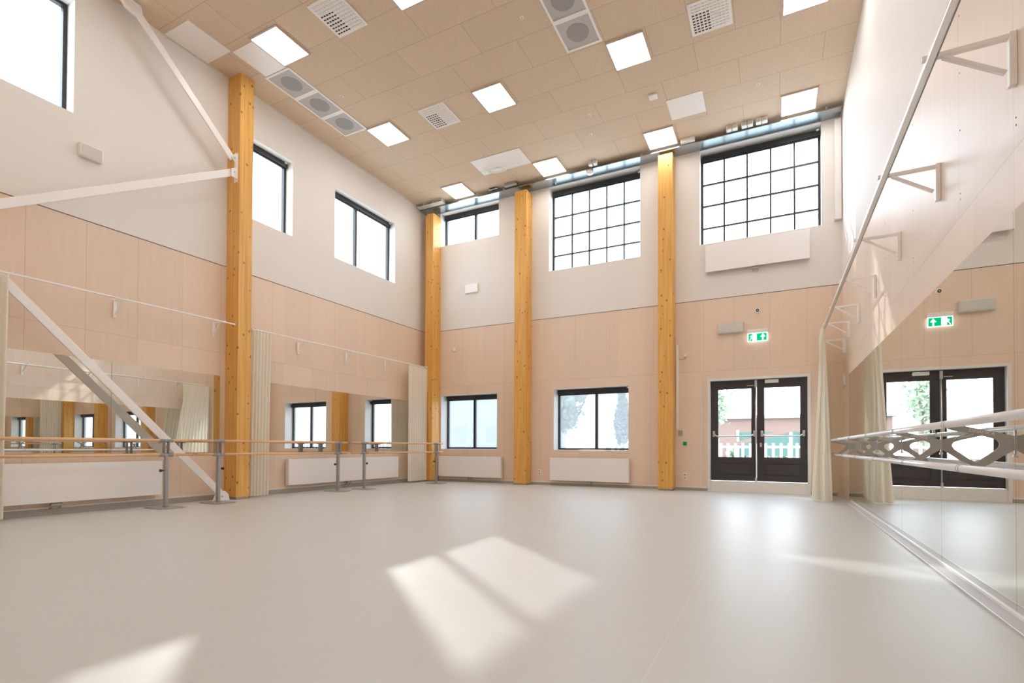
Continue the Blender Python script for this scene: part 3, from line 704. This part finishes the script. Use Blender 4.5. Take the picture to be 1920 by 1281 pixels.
# ---------------------------------------------------------------- curtains
def curtain(top, bot, zt, zb, folds, amp_t, amp_b, label, seed=0):
    """top/bot : centre lines (list of xy) of the cloth seen from above"""
    rnd = random.Random(seed)
    n = folds*10; nz = 26
    def along(L, t):
        seg = [(Vector(L[i+1])-Vector(L[i])).length for i in range(len(L)-1)]; tot = sum(seg); d_ = t*tot
        for i, s_ in enumerate(seg):
            if d_ <= s_ or i == len(seg)-1:
                a, b_ = Vector(L[i]), Vector(L[i+1]); dr = (b_-a).normalized()
                return a+(b_-a)*min(1, d_/s_), Vector((-dr.y, dr.x))
            d_ -= s_
    ph = [rnd.uniform(-.5, .5) for _ in range(folds+2)]; am = [rnd.uniform(.65, 1.2) for _ in range(folds+2)]
    b = MB(); rows_ = []
    for k in range(nz+1):
        s_ = k/nz; z = zt+(zb-zt)*s_; row = []
        for i in range(n+1):
            t_ = i/n; q_ = t_*folds; j = int(min(q_, folds-1)); ff = q_-j
            A, nA = along(top, t_); B, nB = along(bot, t_)
            e_ = s_**.7; p = A.lerp(B, e_); nn = nA.lerp(nB, e_)
            amp = (amp_t+(amp_b-amp_t)*s_)*(am[j]*(1-ff)+am[j+1]*ff)
            w_ = math.sin(2*PI*(q_ + .12*math.sin(s_*2.2+ph[j])*s_))
            w_ = math.copysign(abs(w_)**.7, w_)
            p = p + nn*amp*w_
            row.append(b.bm.verts.new((p.x, p.y, z)))
        rows_.append(row)
    for k in range(nz):
        for i in range(n):
            f = b.bm.faces.new([rows_[k][i], rows_[k][i+1], rows_[k+1][i+1], rows_[k+1][i]]); f.smooth = True
    c = sum((Vector(p) for p in bot), Vector((0, 0)))/len(bot)
    r_ = empty('curtain', (c.x, c.y, zb), label, 'curtain')
    o = b.build('cloth', 'curtain', r_)
    hb = MB()
    for i in range(folds+1):
        A, _ = along(top, i/folds); hb.box(A.x-.004, A.x+.004, A.y-.004, A.y+.004, zt, zt+.02)
    hb.build('glider_hooks', 'white', r_)
    return r_
curtain([(.30, -9.0), (.30, -8.02)], [(.30, -9.0), (.30, -8.03)], 2.935, .03, 13, .034, .042, 'cream curtain hanging at the left edge of the picture', 3)
curtain([(.30, -5.055), (.30, -4.69)], [(.30, -5.085), (.30, -4.72)], 2.935, .03, 6, .03, .036, 'gathered cream curtain right beside the left column', 5)
curtain([(.30, -1.03), (.30, -.30)], [(.30, -1.02), (.30, -.26)], 2.955, .04, 9, .028, .034, 'gathered cream curtain in the far left corner by the barre end', 8)
curtain([(9.375, -.95), (9.40, -.10)], [(9.20, -1.02), (9.27, -1.22), (9.44, -1.24), (9.44, -.70), (9.43, -.12)], 2.99, .02, 13, .032, .05, 'sunlit cream curtain gathered in the far right corner beside the door', 11)

# ---------------------------------------------------------------- portable barres
def barre(p0, p1, stands, label, s_ends, zu=.985, zl=.775):
    p0, p1 = Vector(p0), Vector(p1); dr = (p1-p0).normalized(); nr = Vector((-dr.y, dr.x))
    c = (p0+p1)/2
    r_ = empty('ballet_barre', (c.x, c.y, 0), label, 'ballet barre', 'portable double ballet barres')
    for z in (zu, zl):
        MB().tube([(p0.x, p0.y, z), (p1.x, p1.y, z)], .0205, 16).build('handrail', 'barre_wood', r_)
    for k, d_ in enumerate(stands):
        q_ = p0 + dr*d_ + nr*0.0
        V = lambda a, b_, z: Vector((q_.x+dr.x*a+nr.x*b_, q_.y+dr.y*a+nr.y*b_, z))
        s_ = MB()
        s_.bar(V(0, 0, .014), V(0, 0, .70), .060, .042, side=(nr.x, nr.y, 0))
        st = s_.build('stand', 'grey_metal', r_, bevel=.006)
        b = MB(); poly = [V(a, b_, 0) for a, b_ in ((-.10, -.25), (.10, -.25), (.17, -.19), (.17, .19), (.10, .25), (-.10, .25), (-.17, .19), (-.17, -.19))]
        b.prism([(v.x, v.y) for v in poly], 2, .001, .010); b.build('base_plate', 'grey_metal', st)
        MB().bar(V(-.028, 0, zl-.02), V(-.028, 0, zu+.012), .065, .010, side=(nr.x, nr.y, 0)).bar(V(.028, 0, zl-.02), V(.028, 0, zu+.012), .065, .010, side=(nr.x, nr.y, 0)).bar(V(0, 0, .60), V(0, 0, zl-.02), .05, .034, side=(nr.x, nr.y, 0)).build('upright', 'grey_metal', st, bevel=.003)
        for z in (zu, zl):
            MB().tube([tuple(V(-.085, 0, z-.005)), tuple(V(.085, 0, z-.005))], .026, 16).build('rail_clamp', 'grey_metal', st)
        sg = -1 if k == s_ends else 1
        MB().tube([tuple(V(sg*.02, 0, .545)), tuple(V(sg*.05, 0, .545))], .007, 8).tube([tuple(V(sg*.05, 0, .545)), tuple(V(sg*.078, 0, .545))], [.018, .022], 12).build('locking_knob', 'black', st)
        MB().bar(V(0, 0, .615), V(0, 0, .625), .066, .050, side=(nr.x, nr.y, 0)).build('collar', 'bracket_grey', st)
    return r_
barre((.56, -9.05), (.50, -6.08), [.45, 2.60], 'portable double barre nearest the camera, running off the left edge', 1)
barre((.535, -6.07), (.56, -3.18), [.34, 2.66], 'portable double barre in the middle, crossing in front of the left column', 1)
barre((.62, -3.12), (1.02, -.60), [.30, 2.34], 'portable double barre at the far end, reaching the corner', 1)

# ---------------------------------------------------------------- wall barre on the right mirror
r = empty('wall_barre', (WX-.25, -4, .93), 'white double wall barre on grey cut-out brackets in front of the right mirrors', 'ballet barre')
XU, ZU, XL, ZL = WX-.297, 1.035, WX-.235, .79
MB().tube([(XU, -11.5, ZU), (XU, -.85, ZU)], .021, 20).build('upper_rail', 'tube_white', r)
MB().tube([(XL, -11.5, ZL), (XL, -.85, ZL)], .021, 20).build('lower_rail', 'tube_white', r)
def dy(x): return x
poly = [(9.470, 1.016), (9.487, 1.027), (9.546, 1.028), (9.59, 1.015), (9.652, .998), (9.712, .985), (9.770, .967), (9.770, .893), (9.740, .874), (9.711, .853), (9.663, .815), (9.60, .780), (9.545, .768),
        (9.530, .775), (9.545, .795), (9.58, .808), (9.601, .820), (9.666, .874), (9.69, .894), (9.703, .912), (9.705, .930), (9.695, .946), (9.676, .956), (9.639, .968), (9.59, .980), (9.543, .992), (9.505, 1.000)]
try:
    cu = bpy.data.curves.new('txt', 'FONT'); cu.body = 'DINAMICA'; cu.size = .027; cu.extrude = .0004; cu.space_character = 1.0
    to = bpy.data.objects.new('txt', cu); C.objects.link(to); bpy.context.view_layer.update()
    tm = bpy.data.meshes.new_from_object(to.evaluated_get(bpy.context.evaluated_depsgraph_get()))
    bpy.data.objects.remove(to); bpy.data.curves.remove(cu)
except Exception as ex:
    tm = None
    print('text', ex)
bys = [-.95, -2.10, -3.38, -4.65, -5.93, -7.20, -8.47, -9.74, -11.0]
for y in bys:
    b = MB(); b.prism(poly, 1, y-.003, y+.003)
    p_ = b.build('bracket', 'bracket_grey', r)
    MB().tube([(XU, y-.02, ZU), (XU, y-.016, ZU)], .0228, 20).tube([(XU, y+.016, ZU), (XU, y+.02, ZU)], .0228, 20).build('upper_ring', 'grey_metal', p_)
    MB().tube([(XL, y-.02, ZL), (XL, y-.016, ZL)], .0228, 20).tube([(XL, y+.016, ZL), (XL, y+.02, ZL)], .0228, 20).build('lower_ring', 'grey_metal', p_)
    MB().box(WX-.011, WX-.0062, y-.008, y+.008, .872, 1.0).build('wall_plate', 'chrome', p_, bevel=.002)
    MB().disc((WX, y, .862), .009, 0, WX-.016, WX-.0062, n=12).build('bolt', 'chrome', p_)
    if tm is not None and y < -1.5:
        for sgn in (1, -1):
            o = bpy.data.objects.new('lettering', tm); C.objects.link(o); o.parent = p_
            ang = math.atan2(.988-1.012, 9.70-9.575)
            pl = p_.parent.location
            if sgn == 1: # faces -y (towards the camera)
                mtx = Matrix.Translation(Vector((9.575, y-.0036, .994))-pl) @ Matrix.Rotation(-ang, 4, 'Y') @ Matrix.Rotation(PI/2, 4, 'X')
            else:
                mtx = Matrix.Translation(Vector((9.700, y+.0036, .976))-pl) @ Matrix.Rotation(-ang, 4, 'Y') @ Matrix.Rotation(PI, 4, 'Z') @ Matrix.Rotation(PI/2, 4, 'X')
            o.matrix_local = mtx @ Matrix.Scale(.85, 4)
            if not o.data.materials: o.data.materials.append(M['letters'])

# ---------------------------------------------------------------- wall fittings
t = empty('wall_speaker', (.04, -7.17, 4.85), 'small white speaker box on the left wall under the upper window', 'speaker')
MB().box(.001, .075, -7.30, -7.05, 4.85, 5.03).build('case', 'white', t, bevel=.012)
MB().box(.075, .080, -7.285, -7.065, 4.865, 5.015).build('grille', 'grey_plastic', t, bevel=.002)
t = empty('wall_speaker', (7.79, -.04, 3.24), 'grey speaker box on the far wall left of the exit sign', 'speaker')
MB().box(7.545, 8.04, -.075, -.001, 3.245, 3.455).build('case', 'grey_plastic', t, bevel=.012)
MB().box(7.565, 8.02, -.082, -.075, 3.265, 3.435).build('grille', 'grey_plastic', t, bevel=.002)
t = empty('wall_panel_box', (1.47, -.02, 4.9), 'flat white box on the far wall under the short high window', 'box')
MB().box(1.275, 1.665, -.04, -.001, 4.90, 5.125).build('case', 'white', t, bevel=.006)
MB().box(1.285, 1.655, -.045, -.04, 4.91, 5.115).build('lid', 'white_gloss', t, bevel=.002)
t = empty('ceiling_camera', (8.30, -.03, 3.66), 'small round sensor with a dark ring above the exit sign', 'sensor')
MB().disc((8.30, 0, 3.665), .052, 1, -.02, -.001, n=24).build('housing', 'white', t)
MB().disc((8.30, 0, 3.665), .030, 1, -.03, -.02, n=24).build('ring', 'dark', t)
MB().disc((8.30, 0, 3.665), .012, 1, -.034, -.03, n=16).build('lens', 'grey_plastic', t)
t = tag(MB().disc((.935, 0, 3.47), .045, 1, -.03, -.001).build('round_sensor', 'white', bevel=.006), 'small round white button on the plywood above the lower corner window', 'sensor')
# exit sign
t = empty('exit_sign', (8.30, -.06, 3.04), 'lit green exit sign with a running figure and an arrow, above the double door', 'exit sign')
MB().box(8.11, 8.49, -.075, -.001, 3.205, 3.275).build('housing', 'white', t, bevel=.008)
MB().box(8.118, 8.482, -.052, -.040, 3.035, 3.205).build('light_panel', 'sign_white', t)
MB().box(8.132, 8.468, -.0545, -.0525, 3.047, 3.193).build('green_field', 'sign_green', t)
yy0, yy1 = -.0565, -.0548
MB().box(8.205, 8.285, yy0, yy1, 3.052, 3.188).build('door_symbol', 'sign_white', t)
MB().prism([(8.150, 3.060), (8.163, 3.056), (8.180, 3.090), (8.198, 3.105), (8.215, 3.075), (8.24, 3.068), (8.241, 3.080), (8.224, 3.086), (8.206, 3.122), (8.215, 3.140), (8.238, 3.132), (8.241, 3.142), (8.215, 3.155), (8.18, 3.156), (8.16, 3.135), (8.168, 3.128), (8.185, 3.140), (8.178, 3.110)], 1, yy0-.002, yy0-.0005).disc((8.212, 0, 3.17), .011, 1, yy0-.002, yy0-.0005, n=14).build('figure_symbol', 'sign_white', t)
MB().prism([(8.385, 3.056), (8.412, 3.056), (8.412, 3.118), (8.445, 3.118), (8.3985, 3.183), (8.352, 3.118), (8.385, 3.118)], 1, yy0, yy1).build('arrow_symbol', 'sign_white', t)
# door side fittings
tag(MB().box(6.69, 6.74, -.03, -.001, 1.30, 3.10).build('cable_conduit', 'white', bevel=.004), 'vertical white cable trunking beside the column left of the door', 'conduit')
t = empty('detector', (6.885, -.03, 2.83), 'tiny white detector with a short cable beside the trunking', 'sensor')
MB().box(6.855, 6.925, -.05, -.001, 2.83, 2.89).build('case', 'white', t, bevel=.008)
MB().tube([(6.885, -.02, 2.83), (6.88, -.02, 2.80), (6.85, -.02, 2.785), (6.74, -.02, 2.785)], .005, 8).build('cable', 'grey_metal', t)
t = empty('wall_switch', (6.775, -.01, 1.16), 'grey square switch plate below the white trunking', 'switch')
MB().box(6.735, 6.825, -.014, -.001, 1.155, 1.27).build('plate', 'switch_grey', t, bevel=.003)
MB().box(6.755, 6.805, -.02, -.014, 1.175, 1.25).build('rocker', 'switch_grey', t, bevel=.002)
t = empty('emergency_button', (6.875, -.02, .95), 'small green emergency door button on the plywood left of the door', 'button')
MB().box(6.835, 6.915, -.04, -.001, .945, 1.03).build('case', 'green', t, bevel=.008)
MB().box(6.855, 6.895, -.044, -.04, .965, .985).box(6.85, 6.87, -.044, -.04, 1.0, 1.012).box(6.88, 6.90, -.044, -.04, 1.0, 1.012).build('marking', 'dark', t)
def outlet(x, z, label):
    t = empty('power_outlet', (x, -.01, z-.07), label, 'outlet')
    MB().box(x-.04, x+.04, -.018, -.001, z-.07, z+.07).build('plate', 'white_gloss', t, bevel=.004)
    for s_ in (-.032, .032):
        MB().disc((x, 0, z+s_), .020, 1, -.020, -.018, n=18).build('socket', 'switch_grey', t)
outlet(3.44, .30, 'white double power outlet low on the wall right of the second column')
outlet(6.875, .295, 'white double power outlet low on the wall left of the door')
t = empty('door_hold_catch', (WX-.02, -.35, 2.0), 'small white detector on the right wall behind the curtain', 'sensor')
MB().box(WX-.03, WX-.001, -.39, -.31, 2.05, 2.25).build('case', 'white', t, bevel=.006)
MB().disc((WX, -.35, 2.03), .018, 0, WX-.04, WX-.001, n=12).build('knob', 'chrome', t)
# pairs of screws along the joints of the right hand plywood
b = MB()
for y in (-2.6, -3.85, -5.1, -6.35, -7.2):
    for z in (2.62, 2.66, 3.1, 3.5, 3.9): b.disc((WX, y-.03, z), .005, 0, WX-.002, WX-.0005, n=8)
tag(b.build('trim_8', 'shadow_line_screw'), kind='structure')

# ---------------------------------------------------------------- outside
tag(MB().box(-60, 60, T+.001, 80, -.3, -.05).box(-60, -T-.001, -60, T, -.3, -.05).build('ground', 'paving'), kind='structure')
def leaf_mesh(name, rx, rz, n, sz, seed, conic=False):
    rnd = random.Random(seed); bm = bmesh.new()
    for _ in range(n):
        while True:
            p = Vector((rnd.uniform(-1, 1), rnd.uniform(-1, 1), rnd.uniform(-1, 1)))
            if .15 < p.length < 1: break
        if conic: p.x *= .55+.45*(-p.z); p.y *= .55+.45*(-p.z)
        p *= .8+.2*math.sin(p.x*7+p.z*5)*math.cos(p.y*6)
        p = Vector((p.x*rx, p.y*rx, p.z*rz+rz))
        a = Vector((rnd.gauss(0, 1), rnd.gauss(0, 1), rnd.gauss(0, 1))).normalized(); b_ = a.orthogonal().normalized(); s_ = sz*rnd.uniform(.6, 1.3)
        bm.faces.new([bm.verts.new(p+a*s_), bm.verts.new(p+b_*s_*.6), bm.verts.new(p-a*s_), bm.verts.new(p-b_*s_*.6)])
    me = bpy.data.meshes.new(name); bm.to_mesh(me); bm.free(); return me
crownA = leaf_mesh('crown_round', 1.9, 2.0, 2600, .20, 1); crownA.materials.append(M['leaf'])
crownB = leaf_mesh('crown_tall', .75, 2.3, 1500, .15, 2, True); crownB.materials.append(M['leaf_dark'])
crownC = leaf_mesh('crown_sparse', 1.0, 1.5, 500, .13, 3); crownC.materials.append(M['leaf'])
def tree(x, y, me, z0, s_, label, name='tree'):
    r_ = empty(name, (x, y, -.05), label, 'tree')
    MB().tube([(x, y, -.05), (x+.05, y, z0*.6), (x, y+.05, z0+.9*s_)], [.09*s_+.03, .07*s_+.02, .03], 8).build('trunk', 'bark', r_)
    o = bpy.data.objects.new('crown', me); C.objects.link(o); o.parent = r_; o.location = (0, 0, z0+.05); o.scale = (s_, s_, s_)
    return r_
tree(-4.2, 17, crownA, 1.2, 1.35, 'broad leafy tree outside seen through the left pane of the second lower window')
tree(1.25, 14.5, crownB, .5, 1.0, 'slim upright tree outside in the right pane of the second lower window', 'poplar_tree')
tree(2.2, 26, crownC, -.3, 1.1, 'low sparse bush outside right of the slim upright tree', 'bush')
tree(-10.5, 13, crownC, 1.1, 1.2, 'young thin tree outside the corner lower window')
tree(6.72, 8.0, crownC, 1.5, .62, 'young tree outside at the left edge of the left door glass')
tree(6.9, 27, crownA, -1.6, .85, 'rounded shrub far outside behind the left door leaf', 'shrub')
tree(10.2, 27, crownA, -1.8, .85, 'rounded shrub far outside behind the right door leaf', 'shrub')

r = empty('building', (-14, 24, -.05), 'pale blue-grey building outside the corner lower window', 'building')
MB().box(-24, -8.6, 22, 30, -.05, 5.4).build('walls', 'facade', r)
MB().box(-24.3, -8.3, 21.7, 30.3, 5.4, 5.7).build('roof', 'roof', r)
for x in (-21, -18, -15, -12):
    MB().box(x, x+1.2, 21.95, 22.0, 1.2, 2.6).build('window', 'glass', r)
r = empty('building', (9, 40, -.05), 'pale low building far outside behind the door', 'building')
MB().box(2, 24, 38, 46, -.05, 3.6).build('walls', 'pinkwall', r)
MB().box(1.6, 24.4, 37.6, 46.4, 3.6, 3.9).build('roof', 'roof', r)
r = empty('picket_fence', (8.5, 6, -.05), 'white railing fence outside behind the door glass', 'fence')
for z in (.25, .9): MB().box(3.2, 14.2, 6.0, 6.04, z, z+.07).build('rail', 'fence', r)
b = MB()
for i in range(0, 50): b.box(3.25+i*.22, 3.33+i*.22, 5.97, 6.0, .0, 1.05)
b.build('pickets', 'fence', r)
for x in (3.2, 6.9, 10.6, 14.2): MB().box(x-.06, x+.06, 5.96, 6.08, -.05, 1.2).build('post', 'fence', r)
r = empty('sandpit_roof', (8.2, 12, -.05), 'pale pink sloping playground roof outside the left door leaf', 'play structure')
MB().prism([(5.6, .6), (5.6, .75), (9.4, 1.75), (9.4, 1.6)], 1, 11, 12.5).build('roof', 'pinkwall', r)
for x, z in ((5.9, .6), (9.2, 1.55)): MB().box(x-.06, x+.06, 11.2, 11.32, -.05, z).build('post', 'fence', r)
r = empty('hedge_board', (10.5, 16, -.05), 'teal board screen outside behind the right door leaf', 'screen')
MB().box(6.8, 12.8, 16, 16.1, .5, 1.7).build('board', 'teal', r)
for x in (6.9, 9.8, 12.7): MB().box(x-.06, x+.06, 15.9, 16, -.05, 1.8).build('post', 'fence', r)
r = empty('waste_bin', (-.6, 12, -.05), 'red waste bin outside by the mullion of the second lower window', 'bin')
MB().box(-.95, -.35, 11.8, 12.3, -.05, .75).build('body', 'red', r, bevel=.04)
MB().box(-.98, -.32, 11.77, 12.33, .75, .85).build('lid', 'red', r, bevel=.03)
